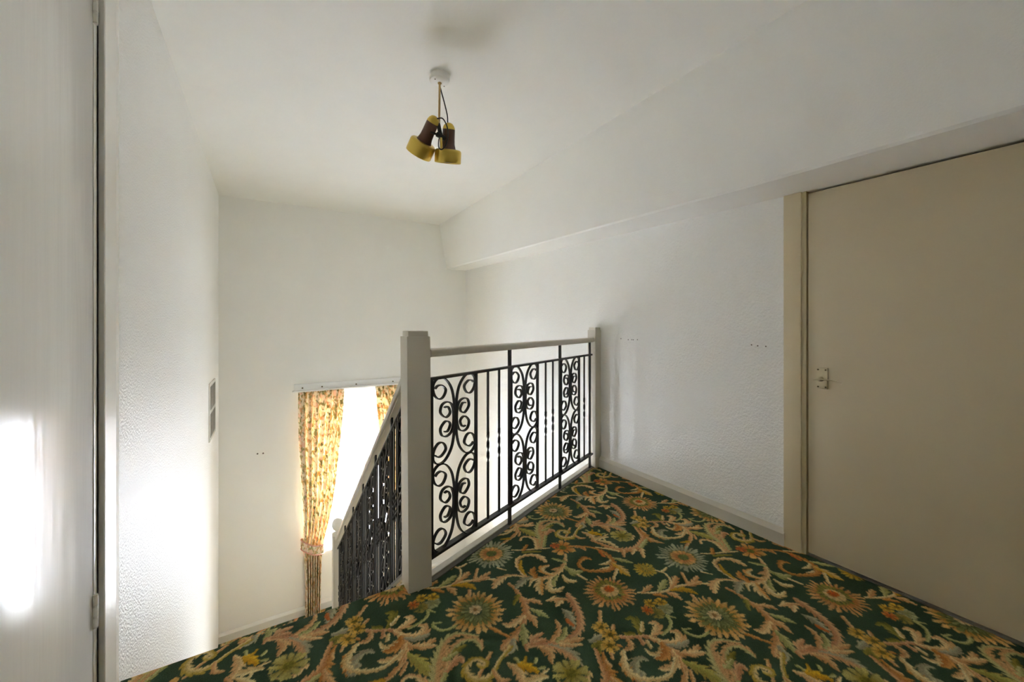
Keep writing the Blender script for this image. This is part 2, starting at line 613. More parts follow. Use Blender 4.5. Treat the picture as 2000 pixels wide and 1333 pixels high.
    for (x0, x1) in ((-hw + 0.055, 0.09), (0.13, hw - 0.055)):
        for (z0, z1) in ((0.055, H - 0.425), (H - 0.375, H - 0.065)):
            obj('pane', box(nb(), x0, x1, 0.128, 0.134, z0, z1), 'glass', w)
    wbx('window_sill', 'upvc', -hw - 0.03, hw + 0.03, -0.045, FY0 + 0.01, -0.035, 0.004, bev=0.006)


build_shell()

# ------------------------------------------------------------------ carpet pattern: a half-drop repeat drawn stroke by stroke
# each line: kind of leaf, spine points on the floor in mm, half-widths in mm
MOTIFS = """
cream 1488,1293 1546,1257 1609,1232 1674,1227 1740,1207 1796,1180 1830,1159 4/4/5/6/5/4/4
peach 1506,1285 1539,1288 1575,1294 3/12/8
sage 1579,1250 1630,1267 1669,1283 4/15/10
peach 1640,1233 1693,1250 1733,1270 4/13/13
peach 1728,1207 1771,1202 1829,1219 3/14/8
peach 1745,1197 1776,1192 1808,1187 8/9/5
gold 1633,1224 1685,1199 1707,1171 1715,1143 4/14/13/2
peach 1605,1221 1619,1195 1620,1159 4/15/4
orange 1538,1245 1562,1227 1578,1204 3/9/4
peach 1794,1279 1748,1217 5/5
peach 1688,1150 1672,1114 5/5
sage 1473,1128 1462,1096 1421,1073 1372,1067 4/5/5/4
sage 1479,1125 1497,1097 5/2
peach 1247,1296 1204,1249 6/6
olive 1092,1167 1117,1170 1089,1132 9/16/4
grey 1100,1195 1134,1193 1154,1191 6/14/8
peach 1200,1178 1239,1206 8/5
peach 1146,1133 1113,1090 8/4
orange 1163,1132 1184,1114 6/3
pink 1219,1146 1255,1124 1298,1103 1316,1082 1328,1055 1337,1016 1330,975 1322,941 1300,909 7/7/8/10/13/13/13/10/6
olive 1297,1118 1326,1152 1338,1189 1314,1204 5/18/15/3
cream 1319,1125 1354,1157 8/4
olive 1274,1132 1251,1146 1246,1155 8/8/2
cpeach 1322,1083 1371,1093 1398,1119 1378,1137 6/16/14/3
cpeach 1316,1077 1346,1039 1381,1012 1420,1018 1429,1047 1409,1060 4/10/16/18/12/2
grey 1341,1027 1367,1002 1399,992 1430,992 3/10/12/5
peach 1235,1131 1227,1107 1211,1089 1180,1094 4/10/11/3
pink 1280,1104 1268,1077 7/6
cream 1291,1077 1279,1051 5/7
cream 1330,1053 1317,1024 1274,1009 1254,1026 1254,1053 4/10/11/9/2
orange 1331,1038 1317,1005 1281,992 1251,1002 6/16/14/2
peach 1338,1006 1353,970 1394,949 1437,954 3/10/15/8
cpeach 1385,950 1406,937 1431,926 10/12/4
cpeach 1333,991 1316,957 1292,947 1254,953 1228,965 6/13/14/12/4
sageo 1331,944 1340,913 1356,874 1363,838 1369,812 4/15/22/20/5
peach 1306,913 1271,895 1252,887 6/8/7
peach 1313,901 1283,868 4/5
sage 1467,1044 1464,1016 1484,986 1524,976 1553,987 3/5/4/4/3
sage 1469,1038 1496,1027 4/2
sagep 1575,807 1585,836 1580,871 1547,891 1504,886 1463,858 1439,823 1411,789 2/12/12/10/12/13/12/10
peach 1470,921 1456,889 1443,850 1428,811 2/12/14/6
pink 1426,792 1467,815 1492,820 1492,799 6/14/13/4
olive 1464,849 1503,860 1533,864 8/10/3
orange 1117,1059 1129,1034 1125,1000 1122,967 2/18/18/10
grey 1219,1017 1201,1036 1163,1026 1138,996 1126,964 3/10/15/14/10
grey 1156,986 1141,955 9/10
orange 1099,1126 1083,1100 1068,1068 1050,1035 1043,1012 4/6/10/16/24
peach 1083,1092 1083,1067 6/3
orange 1063,1055 1083,1038 8/2
opink 1872,1092 1877,1045 1868,993 1862,949 1846,906 1820,872 1779,836 1721,802 1677,770 1640,742 6/7/10/13/15/15/10/16/20/6
olive 1860,998 1817,961 11/4
peach 1876,956 1913,925 1923,896 8/12/2
sage 1869,891 1885,853 1900,816 6/14/2
peach 1839,881 1838,840 1827,800 8/15/3
cpeach 1812,876 1773,866 1735,863 1714,886 10/14/14/2
sage 1782,834 1766,799 1746,768 1728,738 5/15/14/2
peach 1721,802 1672,790 1644,773 10/12/3
grey 1706,787 1683,754 1654,745 8/13/3
orange 1659,903 1673,868 1685,842 1700,815 4/7/4/4
cpeach 1957,902 1996,890 2001,871 1972,851 3/15/18/4
peach 2000,888 2032,868 2041,847 6/6/5
pink 2066,887 2056,845 2036,789 2016,744 1977,701 1922,678 1860,686 1808,701 1768,720 1737,739 8/16/16/15/15/14/12/14/10/6
grey 1982,822 1985,785 1967,740 1952,710 3/16/14/5
red 1958,759 1961,724 7/5
peach 1917,784 1907,750 1875,720 1838,706 3/8/10/8
sage 1923,727 1891,698 1856,695 6/10/8
pink 1753,735 1784,751 1824,757 8/16/4
pink 1778,731 1813,727 10/8
peach 1780,700 1793,665 1774,623 8/18/4
greyp 1816,690 1844,650 1859,608 1859,550 6/16/22/2
peach 1862,673 1915,659 1952,648 10/12/2
cpeach 1856,671 1887,649 1928,627 10/9/2
pink 1735,734 1727,717 9/3
orange 1484,1605 1468,1633 1431,1629 1394,1601 1395,1551 1437,1518 1492,1492 1542,1502 1578,1548 1590,1603 1584,1654 1553,1706 1487,1756 3/12/10/8/8/10/12/14/12/10/7/5/4
cream 1491,1550 1525,1537 1565,1547 2/9/5
cream 1469,1522 1497,1509 1515,1510 2/5/3
goldp 1558,1517 1557,1476 1553,1439 1552,1400 8/18/20/3
sage 1596,1554 1620,1513 1648,1470 4/13/2
red 1576,1639 1562,1593 8/6
peach 1487,1742 1515,1725 1516,1686 3/9/3
cream 1536,1473 1463,1425 6/5
opink 1613,1745 1637,1689 1648,1643 1681,1594 1728,1565 1786,1558 1842,1583 1897,1612 1928,1670 1953,1723 4/10/16/16/20/18/14/12/8/5
cream 1586,1681 1633,1633 1669,1582 3/6/5
cream 1747,1748 1706,1740 1669,1690 2/4/4
cream 1646,1725 1682,1682 1688,1619 4/13/8
peach 1691,1579 1656,1535 13/6
sage 1802,1548 1863,1571 1899,1590 10/12/4
cpeach 1786,1529 1741,1474 14/6
cpeach 1751,1551 1712,1528 12/5
peach 1914,1602 1921,1555 1948,1508 4/13/2
cream 2036,1661 1989,1599 2000,1549 2050,1513 2111,1502 2182,1536 8/13/10/8/6/5
peach 2195,1528 2132,1457 2068,1435 2000,1408 4/5/8/4
gold 2084,1445 2040,1462 9/3
cream 1695,1367 1717,1330 1703,1285 1677,1256 4/4/4/4
cream 1725,1341 1766,1348 6/3
cream 1886,1234 1913,1194 3/2
cream 1169,1904 1220,1872 1293,1842 1360,1810 3/3/4/3
sagep 1316,1842 1375,1917 1417,2001 1478,2069 1536,2071 1597,2021 12/20/20/16/10/3
sage 1345,1844 1416,1924 9/7
cpeach 1304,1850 1340,1918 1328,1967 1295,1988 1263,1965 12/14/8/5/5
sage 1442,1985 1490,1991 10/4
orange 1224,1870 1267,1902 10/6
olive 1210,1850 1257,1831 1296,1807 8/7/3
orange 1487,1756 1521,1726 1524,1695 4/8/3
peach 1486,1828 1535,1872 1601,1922 5/5/5
cpeach 1396,1717 1358,1670 1295,1625 1226,1604 1179,1610 1143,1629 1110,1660 1108,1716 1120,1774 1151,1815 1197,1822 1243,1802 1264,1763 1264,1719 5/8/12/13/12/10/9/8/9/9/9/10/16/8
gold 1158,1793 1123,1747 1111,1690 3/10/4
cpeach 1110,1660 1069,1701 1024,1721 970,1709 929,1677 4/5/10/20/8
grey 1131,1647 1096,1654 1059,1640 1019,1622 5/12/18/5
cream 1147,1627 1110,1623 1079,1599 3/6/2
orangec 1155,1610 1119,1574 1098,1525 10/20/8
cream 1204,1595 1163,1554 1152,1520 1178,1503 1216,1508 8/15/15/13/3
sage 1239,1588 1198,1561 1183,1535 6/9/3
cream 1268,1579 1261,1538 1287,1514 4/12/10
sage 1325,1623 1331,1571 1367,1557 6/22/8
orange 1145,1639 1154,1680 1180,1703 10/16/6
orangec 1230,1609 1203,1649 1213,1684 1254,1683 5/12/14/6
peach 1292,1635 1251,1644 8/3
sage 1349,1666 1329,1696 1312,1724 9/8/3
cream 1335,1545 1347,1492 4/4
cpeach 767,1274 780,1243 780,1206 770,1178 4/16/17/15
cream 857,1155 829,1167 793,1172 4/13/15
yellow 802,1247 822,1221 839,1193 12/16/8
gold 821,1245 838,1264 3/4
sage 802,1279 803,1261 5/3
sage 867,1239 854,1225 5/3
sage 869,1192 851,1199 5/3
olive 897,1117 927,1134 961,1122 10/19/10
peach 973,1106 945,1083 12/10
cpeach 990,1086 957,1063 12/10
cream 884,1121 910,1092 6/13
spiral 672,1327 686,1310 698,1326 675,1357 644,1354 618,1333 620,1296 642,1269 678,1260 710,1276 744,1302 784,1322 812,1335 7/9/8/8/10/13/15/14/13/8/5/6/10
peach 707,1278 705,1248 712,1227 736,1216 4/7/8/3
"""
PAL = dict(cream=((226, 200, 154), (206, 166, 118), (168, 132, 72)), peach=((218, 170, 124), (196, 138, 92), (150, 106, 58)),
           pink=((212, 160, 122), (188, 128, 92), (150, 116, 70)), cpeach=((226, 190, 142), (208, 156, 112), (164, 126, 66)),
           orange=((206, 142, 82), (180, 112, 60), (140, 104, 46)), orangec=((216, 152, 90), (222, 190, 144), (150, 104, 50)),
           gold=((200, 152, 52), (176, 128, 40), (132, 108, 44)), goldp=((216, 172, 108), (204, 150, 58), (150, 116, 48)),
           olive=((150, 134, 66), (118, 108, 48), (92, 94, 46)), sage=((192, 178, 126), (158, 150, 96), (116, 112, 62)),
           sageo=((178, 164, 90), (156, 142, 76), (196, 138, 72)), sagep=((186, 172, 122), (204, 152, 108), (128, 112, 62)),
           grey=((178, 166, 140), (148, 136, 116), (186, 156, 110)), greyp=((174, 160, 134), (208, 150, 108), (140, 124, 90)),
           red=((200, 112, 66), (188, 96, 52), (176, 112, 52)), yellow=((220, 170, 50), (196, 140, 36), (150, 116, 40)),
           spiral=((218, 186, 134), (178, 146, 66), (146, 120, 56)), opink=((212, 156, 114), (190, 128, 82), (160, 122, 68)))
def tan_shift(c):
    return tuple(min(255, v) for v in (c[0] * 1.02, c[1] * 1.06, c[2] * 1.00))


PAL = {k: [np.array(lin(tan_shift(c))) for c in v] for k, v in PAL.items()}
TW, TH = 0.866, 1.142          # repeat: one column wide, one drop long; each column slips by half a drop
PX = 0.002
NXT, NYT = int(round(TW / PX)), int(round(TH / PX))
rng = np.random.default_rng(7)


def smooth_noise(n, m, cell, seed):
    g = np.random.default_rng(seed).random((int(n / cell) + 2, int(m / cell) + 2))
    yi, xi = np.meshgrid(np.arange(n) / cell, np.arange(m) / cell, indexing='ij')
    y0, x0 = yi.astype(int), xi.astype(int)
    fy, fx = yi - y0, xi - x0
    return (g[y0, x0] * (1 - fy) * (1 - fx) + g[y0 + 1, x0] * fy * (1 - fx) + g[y0, x0 + 1] * (1 - fy) * fx + g[y0 + 1, x0 + 1] * fy * fx)


def draw_tile():
    T = np.zeros((NYT, NXT, 3))
    base = np.array(lin((58, 77, 56)))
    T[:] = base * (0.88 + 0.24 * smooth_noise(NYT, NXT, 3, 1))[..., None]
    gx = (np.arange(NXT) + 0.5) * PX
    gy = (np.arange(NYT) + 0.5) * PX
    N1 = smooth_noise(NYT, NXT, 2, 2)
    N2 = smooth_noise(NYT, NXT, 5, 3)

    def shifts(x0, x1, y0, y1):
        for k in range(-5, 6):
            for q in range(-6, 7):
                dx, dy = k * TW, -k * TH / 2 + q * TH
                if x1 + dx > 0 and x0 + dx < TW and y1 + dy > 0 and y0 + dy < TH:
                    yield dx, dy

    def window(x0, x1, y0, y1):
        i0, i1 = max(0, int(x0 / PX)), min(NXT, int(x1 / PX) + 1)
        j0, j1 = max(0, int(y0 / PX)), min(NYT, int(y1 / PX) + 1)
        return i0, i1, j0, j1

    def leaf(kind, pts, wid):
        A, B, E = PAL[kind]
        sp = np.array(spline([(p[0] / 1000, p[1] / 1000, (w * 1.45 + 0.8) / 1000) for p, w in zip(pts, wid)], 10))
        xy, w = sp[:, :2], np.clip(sp[:, 2], 0.002, None)
        tan = np.gradient(xy, axis=0)
        tan /= np.linalg.norm(tan, axis=1)[:, None] + 1e-9
        arc = np.concatenate([[0], np.cumsum(np.linalg.norm(np.diff(xy, axis=0), axis=1))])
        mw = w.max() * 1.5 + 0.004
        b = (xy[:, 0].min() - mw, xy[:, 0].max() + mw, xy[:, 1].min() - mw, xy[:, 1].max() + mw)
        for dx, dy in shifts(*b):
            i0, i1, j0, j1 = window(b[0] + dx, b[1] + dx, b[2] + dy, b[3] + dy)
            if i1 <= i0 or j1 <= j0:
                continue
            X, Y = np.meshgrid(gx[i0:i1] - dx, gy[j0:j1] - dy)
            d2 = (X[..., None] - xy[:, 0]) ** 2 + (Y[..., None] - xy[:, 1]) ** 2
            idx = d2.argmin(-1)
            px, py = X - xy[idx, 0], Y - xy[idx, 1]
            lat = tan[idx, 0] * py - tan[idx, 1] * px
            fwd = tan[idx, 0] * px + tan[idx, 1] * py
            dist = np.sqrt(px * px + py * py)
            ww = w[idx]
            n1, n2 = N1[j0:j1, i0:i1], N2[j0:j1, i0:i1]
            wide = np.clip((ww - 0.006) / 0.008, 0, 1)
            phase = (-arc[idx] + 0.75 * np.abs(lat) - fwd) / 0.030 + np.where(lat > 0, 0.0, 0.4)
            saw = phase - np.floor(phase)
            lobe = np.minimum(1.0, (1 - saw) / 0.72) * np.minimum(1.0, saw / 0.10)
            edge = ww * (1 - wide * 0.52 * (1 - lobe)) + (n1 - 0.5) * 0.005
            m = (dist < edge)
            s = np.clip(dist / np.maximum(edge, 1e-4), 0, 1) * np.sign(lat)
            side = np.clip(0.5 + s * 1.2 + (n2 - 0.5) * 0.5, 0, 1)[..., None]
            c = A * side + B * (1 - side)
            rim = np.clip((np.abs(s) - 0.72) / 0.28, 0, 1)[..., None] * wide[..., None] * 0.55
            c = c * (1 - rim) + E * rim
            vein = (np.abs(s) < 0.14) & (ww > 0.009)
            c = np.where(vein[..., None], c * 0.6 + B * 0.3, c)
            streak = ((saw > 0.90) & (np.abs(s) > 0.25) & (ww > 0.010))
            c = np.where(streak[..., None], c * 0.6 + E * 0.3, c)
            c = c * (0.80 + 0.40 * n1)[..., None]
            T[j0:j1, i0:i1][m] = c[m]

    PL = np.random.default_rng(11).random(64)

    def bloom(cx, cy, R, rings, jag=0.0):
        """rings from outside in: (r_out, r_in, colour A, colour B, petals, slit, offset)"""
        cx, cy = cx / 1000, cy / 1000
        rot = rng.random() * 6
        for dx, dy in shifts(cx - R * 1.3, cx + R * 1.3, cy - R * 1.3, cy + R * 1.3):
            i0, i1, j0, j1 = window(cx + dx - R * 1.3, cx + dx + R * 1.3, cy + dy - R * 1.3, cy + dy + R * 1.3)
            if i1 <= i0 or j1 <= j0:
                continue
            n1, n2 = N1[j0:j1, i0:i1], N2[j0:j1, i0:i1]
            for (ro, ri, ca, cb, n, slit, off) in rings:
                X, Y = np.meshgrid(gx[i0:i1] - dx - cx - off[0], gy[j0:j1] - dy - cy - off[1])
                r = np.hypot(X, Y)
                th = np.mod(np.arctan2(Y, X) + rot, 2 * PI)
                th = th + 0.9 / n * np.sin(5 * th + rot) + 0.5 / n * np.sin(11 * th + 2 * rot) + (n2 - 0.5) * 0.10
                f = th * n / (2 * PI)
                pid = np.floor(f).astype(int) % n
                f = np.abs((f - np.floor(f)) - 0.5) * 2          # 0 at petal centre, 1 between petals
                plen = PL[pid % 64]
                re = ro * (1 - slit * 0.30 * f ** 1.5 - plen * 0.22 * slit) + (n1 - 0.5) * 0.010
                m = (r < re) & (r >= ri * 0.8)
                gap = (f > 0.86 - 0.10 * slit + (n1 - 0.5) * 0.4) & (r > ri + (ro - ri) * (0.15 + 0.5 * plen)) & (slit > 0.3)
                t = np.clip((r - ri) / (ro - ri) + (n2 - 0.5) * 0.5, 0, 1)[..., None]
                c = np.array(lin(tan_shift(ca))) * t + np.array(lin(tan_shift(cb))) * (1 - t)
                petal_tone = (np.where(f > 0.55, 0.74, 1.0) * (0.82 + 0.34 * PL[(pid * 7) % 64]))[..., None]  # woven colour: darker between petals, varying petal by petal
                c = c * petal_tone * (0.84 + 0.32 * n1)[..., None]
                c = np.where(gap[..., None], base * 1.15, c)
                T[j0:j1, i0:i1][m] = c[m]

    for ln in MOTIFS.strip().splitlines():
        p = ln.split()
        leaf(p[0], [tuple(map(float, q.split(','))) for q in p[1:-1]], [float(v) for v in p[-1].split('/')])
    Z = (0, 0)
    # large spiky bloom, peach with a red-orange eye
    bloom(1378, 1366, 0.128, [(0.132, 0.06, (214, 164, 112), (196, 128, 74), 27, 1.0, Z), (0.078, 0.03, (128, 122, 58), (150, 134, 72), 18, 0.6, (0.008, 0.012)),
                              (0.042, 0.0, (226, 186, 134), (222, 176, 120), 7, 0.1, (0.006, 0.008)), (0.026, 0.0, (214, 120, 50), (204, 84, 36), 6, 0.4, (0.012, 0.018))])
    # rosette: peach petals, olive inner ring, cream eye
    bloom(1654, 1008, 0.130, [(0.138, 0.075, (222, 178, 124), (206, 146, 76), 25, 0.75, Z), (0.100, 0.05, (128, 124, 76), (104, 104, 62), 22, 0.9, Z),
                              (0.068, 0.03, (152, 148, 100), (112, 112, 74), 16, 0.8, Z), (0.028, 0.0, (224, 190, 148), (222, 176, 130), 7, 0.1, (0, 0.012)), (0.010, 0.0, (150, 110, 70), (150, 110, 70), 5, 0.0, (0, 0.012))])
    # pale grey daisy with a peach ring
    bloom(1918, 1362, 0.140, [(0.145, 0.065, (176, 170, 146), (158, 152, 126), 29, 1.0, Z), (0.084, 0.05, (92, 96, 58), (112, 108, 66), 20, 0.7, Z),
                              (0.066, 0.02, (216, 164, 104), (198, 120, 74), 14, 0.2, Z), (0.032, 0.0, (116, 118, 62), (98, 104, 54), 9, 0.4, (0.004, 0))])
    # red star
    bloom(1424, 1776, 0.075, [(0.078, 0.02, (218, 166, 100), (206, 122, 60), 9, 1.0, Z), (0.024, 0.0, (124, 118, 56), (104, 108, 52), 7, 0.3, Z)])
    bloom(1400, 1812, 0.03, [(0.03, 0.0, (204, 104, 60), (196, 98, 52), 5, 0.7, Z)])
    # buds and clusters of small yellow flowers
    bloom(1508, 1159, 0.034, [(0.036, 0.0, (176, 168, 132), (140, 136, 92), 7, 0.3, Z)])
    bloom(1452, 1158, 0.034, [(0.034, 0.0, (160, 136, 76), (116, 112, 60), 6, 0.4, Z)])
    for q in ((1477, 1216), (1525, 1196)):
        bloom(q[0], q[1], 0.024, [(0.028, 0.0, (214, 168, 72), (196, 142, 44), 5, 0.6, Z), (0.009, 0.0, (126, 100, 40), (126, 100, 40), 5, 0.0, Z)])
    bloom(1430, 1193, 0.026, [(0.030, 0.0, (214, 136, 72), (194, 84, 40), 6, 0.6, Z)])
    for q in ((1187, 1225), (1191, 1176), (1148, 1139)):
        bloom(q[0], q[1], 0.036, [(0.038, 0.0, (222, 176, 98), (208, 148, 50), 5, 0.75, Z), (0.011, 0.0, (110, 98, 40), (110, 98, 40), 5, 0.2, Z)])
    bloom(1658, 1398, 0.055, [(0.062, 0.02, (186, 158, 78), (200, 150, 52), 15, 0.6, Z), (0.034, 0.0, (150, 134, 62), (196, 156, 70), 11, 0.7, (0.01, 0))])
    bloom(1804, 1691, 0.06, [(0.072, 0.015, (196, 176, 112), (160, 138, 62), 8, 0.8, Z), (0.02, 0.0, (134, 120, 48), (134, 120, 48), 6, 0.2, Z)])
    return T


TILE = draw_tile()


def pattern(x, y):
    """Colour of the carpet at floor coordinates (arrays, metres)."""
    k = np.floor(x / TW)
    u = (x - k * TW) / PX - 0.5
    v = np.mod(y + k * TH / 2, TH) / PX - 0.5
    u0, v0 = np.floor(u).astype(int), np.floor(v).astype(int)
    fu, fv = (u - u0)[:, None], (v - v0)[:, None]
    cu = lambda i: np.clip(i, 0, NXT - 1)
    cvv = lambda j: np.mod(j, NYT)
    return (TILE[cvv(v0), cu(u0)] * (1 - fu) * (1 - fv) + TILE[cvv(v0), cu(u0 + 1)] * fu * (1 - fv)
            + TILE[cvv(v0 + 1), cu(u0)] * (1 - fu) * fv + TILE[cvv(v0 + 1), cu(u0 + 1)] * fu * fv)


def grid_mesh(parts, name):
    """parts: list of (verts (R,C,3), pattern coords (R,C,2), keep mask per quad or None)"""
    V, Q, CC = [], [], []
    off = 0
    for P, uv, keep in parts:
        r, c = P.shape[:2]
        i = np.arange(r * c).reshape(r, c) + off
        q = np.stack([i[:-1, :-1], i[:-1, 1:], i[1:, 1:], i[1:, :-1]], -1)
        q = q[keep] if keep is not None else q.reshape(-1, 4)
        V.append(P.reshape(-1, 3))
        Q.append(q.reshape(-1, 4))
        CC.append(pattern(uv[..., 0].ravel(), uv[..., 1].ravel()))
        off += r * c
    V, Q, CC = np.concatenate(V), np.concatenate(Q), np.concatenate(CC)
    used = np.unique(Q)
    remap = np.full(len(V), -1)
    remap[used] = np.arange(len(used))
    V, CC, Q = V[used], CC[used], remap[Q]
    me = bpy.data.meshes.new(name)
    me.vertices.add(len(V))
    me.vertices.foreach_set('co', V.astype(np.float32).ravel())
    me.loops.add(Q.size)
    me.loops.foreach_set('vertex_index', Q.astype(np.int32).ravel())
    me.polygons.add(len(Q))
    me.polygons.foreach_set('loop_start', np.arange(0, Q.size, 4, dtype=np.int32))
    me.polygons.foreach_set('use_smooth', np.ones(len(Q), dtype=bool))
    me.update(calc_edges=True)
    at = me.attributes.new('weave', 'FLOAT_COLOR', 'POINT')
    at.data.foreach_set('color', np.c_[CC, np.ones(len(CC))].astype(np.float32).ravel())
    return me


def step_profile(y_back, y_nose, z, drop, r=0.022, res=0.004):
    """Side profile of carpet over a step: along the tread, round the nosing, down the riser."""
    pts = [(y, z) for y in np.arange(y_back, y_nose - r, res)]
    for a in np.linspace(0, PI, 18)[:14]:
        pts.append((y_nose - r + r * math.sin(a), z - r + r * math.cos(a)))
    y, zz = pts[-1]
    for t in np.linspace(0, 1, 5)[1:]:
        pts.append((y + (y_nose - 0.028 - y) * t, zz + (z - drop - zz) * t))
    return pts


def strip(x0, x1, prof, res, uv_y0):
    xs = np.append(np.arange(x0, x1, res), x1)
    pr = np.array(prof)
    arc = np.concatenate([[0], np.cumsum(np.hypot(*np.diff(pr, axis=0).T))]) + uv_y0
    P = np.zeros((len(pr), len(xs), 3))
    P[..., 0] = xs[None]
    P[..., 1] = pr[:, 0][:, None]
    P[..., 2] = pr[:, 1][:, None]
    uv = np.zeros((len(pr), len(xs), 2))
    uv[..., 0] = xs[None]
    uv[..., 1] = arc[:, None]
    return P, uv, None


def build_carpet():
    parts = []
    # flat landing, fine in front of the viewer, coarser behind
    def flat(x0, x1, y0, y1, res, keepf=None):
        xs = np.append(np.arange(x0, x1, res), x1)
        ys = np.append(np.arange(y0, y1, res), y1)
        X, Y = np.meshgrid(xs, ys)
        P = np.stack([X, Y, np.zeros_like(X)], -1)
        keep = None
        if keepf is not None:
            cx = (X[:-1, :-1] + X[1:, 1:]) / 2
            cy = (Y[:-1, :-1] + Y[1:, 1:]) / 2
            keep = keepf(cx, cy)
        parts.append((P, np.stack([X, Y], -1), keep))
    flat(XL + 0.002, XR - 0.004, YR + 0.002, 0.0, 0.012)
    flat(XL + 0.002, NX0 + 0.04, 0.0, 1.90, 0.004)
    slope = (RB.y - RA.y) / (RB.x - RA.x)
    flat(NX0 + 0.04, XR - 0.004, 0.0, 2.68, 0.004, lambda x, y: y < np.minimum(RA.y + slope * (x - RA.x) - 0.012, 2.68))
    # over the top nosing and down the first riser
    parts.append(strip(XL + 0.002, NX0 + 0.012, step_profile(1.90, YN, 0.0, 0.185), 0.004, 1.90))
    c = obj('fitted_carpet', grid_mesh(parts, 'fitted_carpet'), 'carpet')
    tag(c, 'dark green fitted carpet with peach and gold floral scrolls covering the landing', 'carpet')

    parts.clear()
    flat(XL + 0.002, XR - 0.004, 1.1, YB - 0.024, 0.012)
    parts[0][0][..., 2] = ZH
    h = obj('hall_carpet', grid_mesh(parts, 'hall_carpet'), 'carpet')
    tag(h, 'green floral carpet on the hall floor at the foot of the stairs', 'carpet')


build_carpet()

# ------------------------------------------------------------------ staircase going down beside the left wall
N_RISE = 12
RISE = -ZH / N_RISE
GOING = 0.2268
SLOPE = -RISE / GOING


def build_stairs():
    st = empty('staircase', (0.07, YN, ZH))
    tag(st, 'straight staircase carpeted in green floral carpet, going down beside the left wall', 'staircase')
    o = Vector((0.07, YN, ZH))
    for k in range(1, N_RISE):
        z = -RISE * k
        yb = YN + GOING * (k - 1) - 0.03
        yn = YN + GOING * k
        P = strip(XL + 0.02, NX0 + 0.01, step_profile(yb, yn, z, RISE, res=0.01), 0.01, 1.9 + k * 0.42)
        P[0][..., 0] -= o.x
        P[0][..., 1] -= o.y
        P[0][..., 2] -= o.z
        s = obj('step', grid_mesh([P], 'step'), 'carpet', st)
        obj('step_core', box(nb(), XL + 0.004 - o.x, NX0 + 0.02 - o.x, yb - 0.004 - o.y, yn - 0.03 - o.y, max(0.0, z - RISE - 0.03 - o.z), z - 0.012 - o.z), 'underwood', s)
    # painted outer string along the open side
    y0, y1 = YN + 0.02, YN + GOING * 11 + 0.02
    def sz(y, d):
        return SLOPE * (y - YN) + d
    bm = nb()
    poly = [(y0, sz(y0, 0.015)), (y1, sz(y1, 0.015)), (y1, ZH), (y1 - 0.25, ZH), (y0, sz(y0, -0.30))]
    extrude_section(bm, [(NX0 + 0.02 - o.x, y - o.y, z - o.z) for y, z in poly], [(NX0 + 0.08 - o.x, y - o.y, z - o.z) for y, z in poly])
    obj('outer_string', bm, 'offwhite', st)


build_stairs()

# ------------------------------------------------------------------ wrought iron balustrades
BIG = [(.145, .160), (.128, .172), (.100, .172), (.070, .146), (.090, .112), (.124, .108), (.153, .136), (.158, .180), (.124, .208), (.075, .200), (.030, .152), (.009, .079), (.005, 0)]
SMALL = [(.079, .060), (.055, .060), (.038, .032), (.052, .014), (.078, .0115), (.108, .040), (.098, .074), (.067, .085), (.034, .074), (.017, .045), (.0115, 0)]


def ribbon(pts, th=0.0062, dp=0.013, slope=0.0, sx=1.0):
    """A flat iron strip bent in the x-z plane (dp deep in y), both ends of the C mirrored about z = 0."""
    half = pts
    full = half + [(x, -z) for x, z in reversed(half[:-1])]
    P = np.array(spline(full, 5))
    P[:, 0] *= sx
    if slope:
        P[:, 1] += slope * P[:, 0]
    t = np.gradient(P, axis=0)
    t /= np.linalg.norm(t, axis=1)[:, None]
    n = np.c_[-t[:, 1], t[:, 0]] * th / 2
    bm = nb()
    rows = []
    for p, q in zip(P, n):
        rows.append([bm.verts.new((p[0] + a * q[0], b * dp / 2, p[1] + a * q[1])) for a, b in ((1, 1), (1, -1), (-1, -1), (-1, 1))])
    for r0, r1 in zip(rows, rows[1:]):
        for k in range(4):
            bm.faces.new((r0[k], r0[(k + 1) % 4], r1[(k + 1) % 4], r1[k]))
    bm.faces.new(rows[0])
    bm.faces.new(rows[-1])
    me = bpy.data.meshes.new('scroll')
    bmesh.ops.recalc_face_normals(bm, faces=bm.faces[:])
    bm.to_mesh(me)
    bm.free()
    me.materials.append(M['iron'])
    for p in me.polygons:
        p.use_smooth = True
    me.set_sharp_from_angle(angle=math.radians(50))
    return me


def bar_mesh(z0, z1, w, d, twist=None, name='bar'):
    """Upright flat bar; twist = (z from, z to, turns)"""
    bm = nb()
    zs = [z0, z1] if not twist else [z0] + list(np.linspace(twist[0], twist[1], 37)) + [z1]
    rows = []
    for z in zs:
        a = 0.0
        if twist:
            a = 2 * PI * twist[2] * min(1, max(0, (z - twist[0]) / (twist[1] - twist[0])))
        ca, sa = math.cos(a), math.sin(a)
        rows.append([bm.verts.new((x * ca - y * sa, x * sa + y * ca, z)) for x, y in ((w / 2, d / 2), (w / 2, -d / 2), (-w / 2, -d / 2), (-w / 2, d / 2))])
    for r0, r1 in zip(rows, rows[1:]):
        for k in range(4):
            bm.faces.new((r0[k], r0[(k + 1) % 4], r1[(k + 1) % 4], r1[k]))
    bm.faces.new(rows[0])
    bm.faces.new(rows[-1])
    bmesh.ops.recalc_face_normals(bm, faces=bm.faces[:])
    me = bpy.data.meshes.new(name)
    bm.to_mesh(me)
    bm.free()
    me.materials.append(M['iron'])
    return me


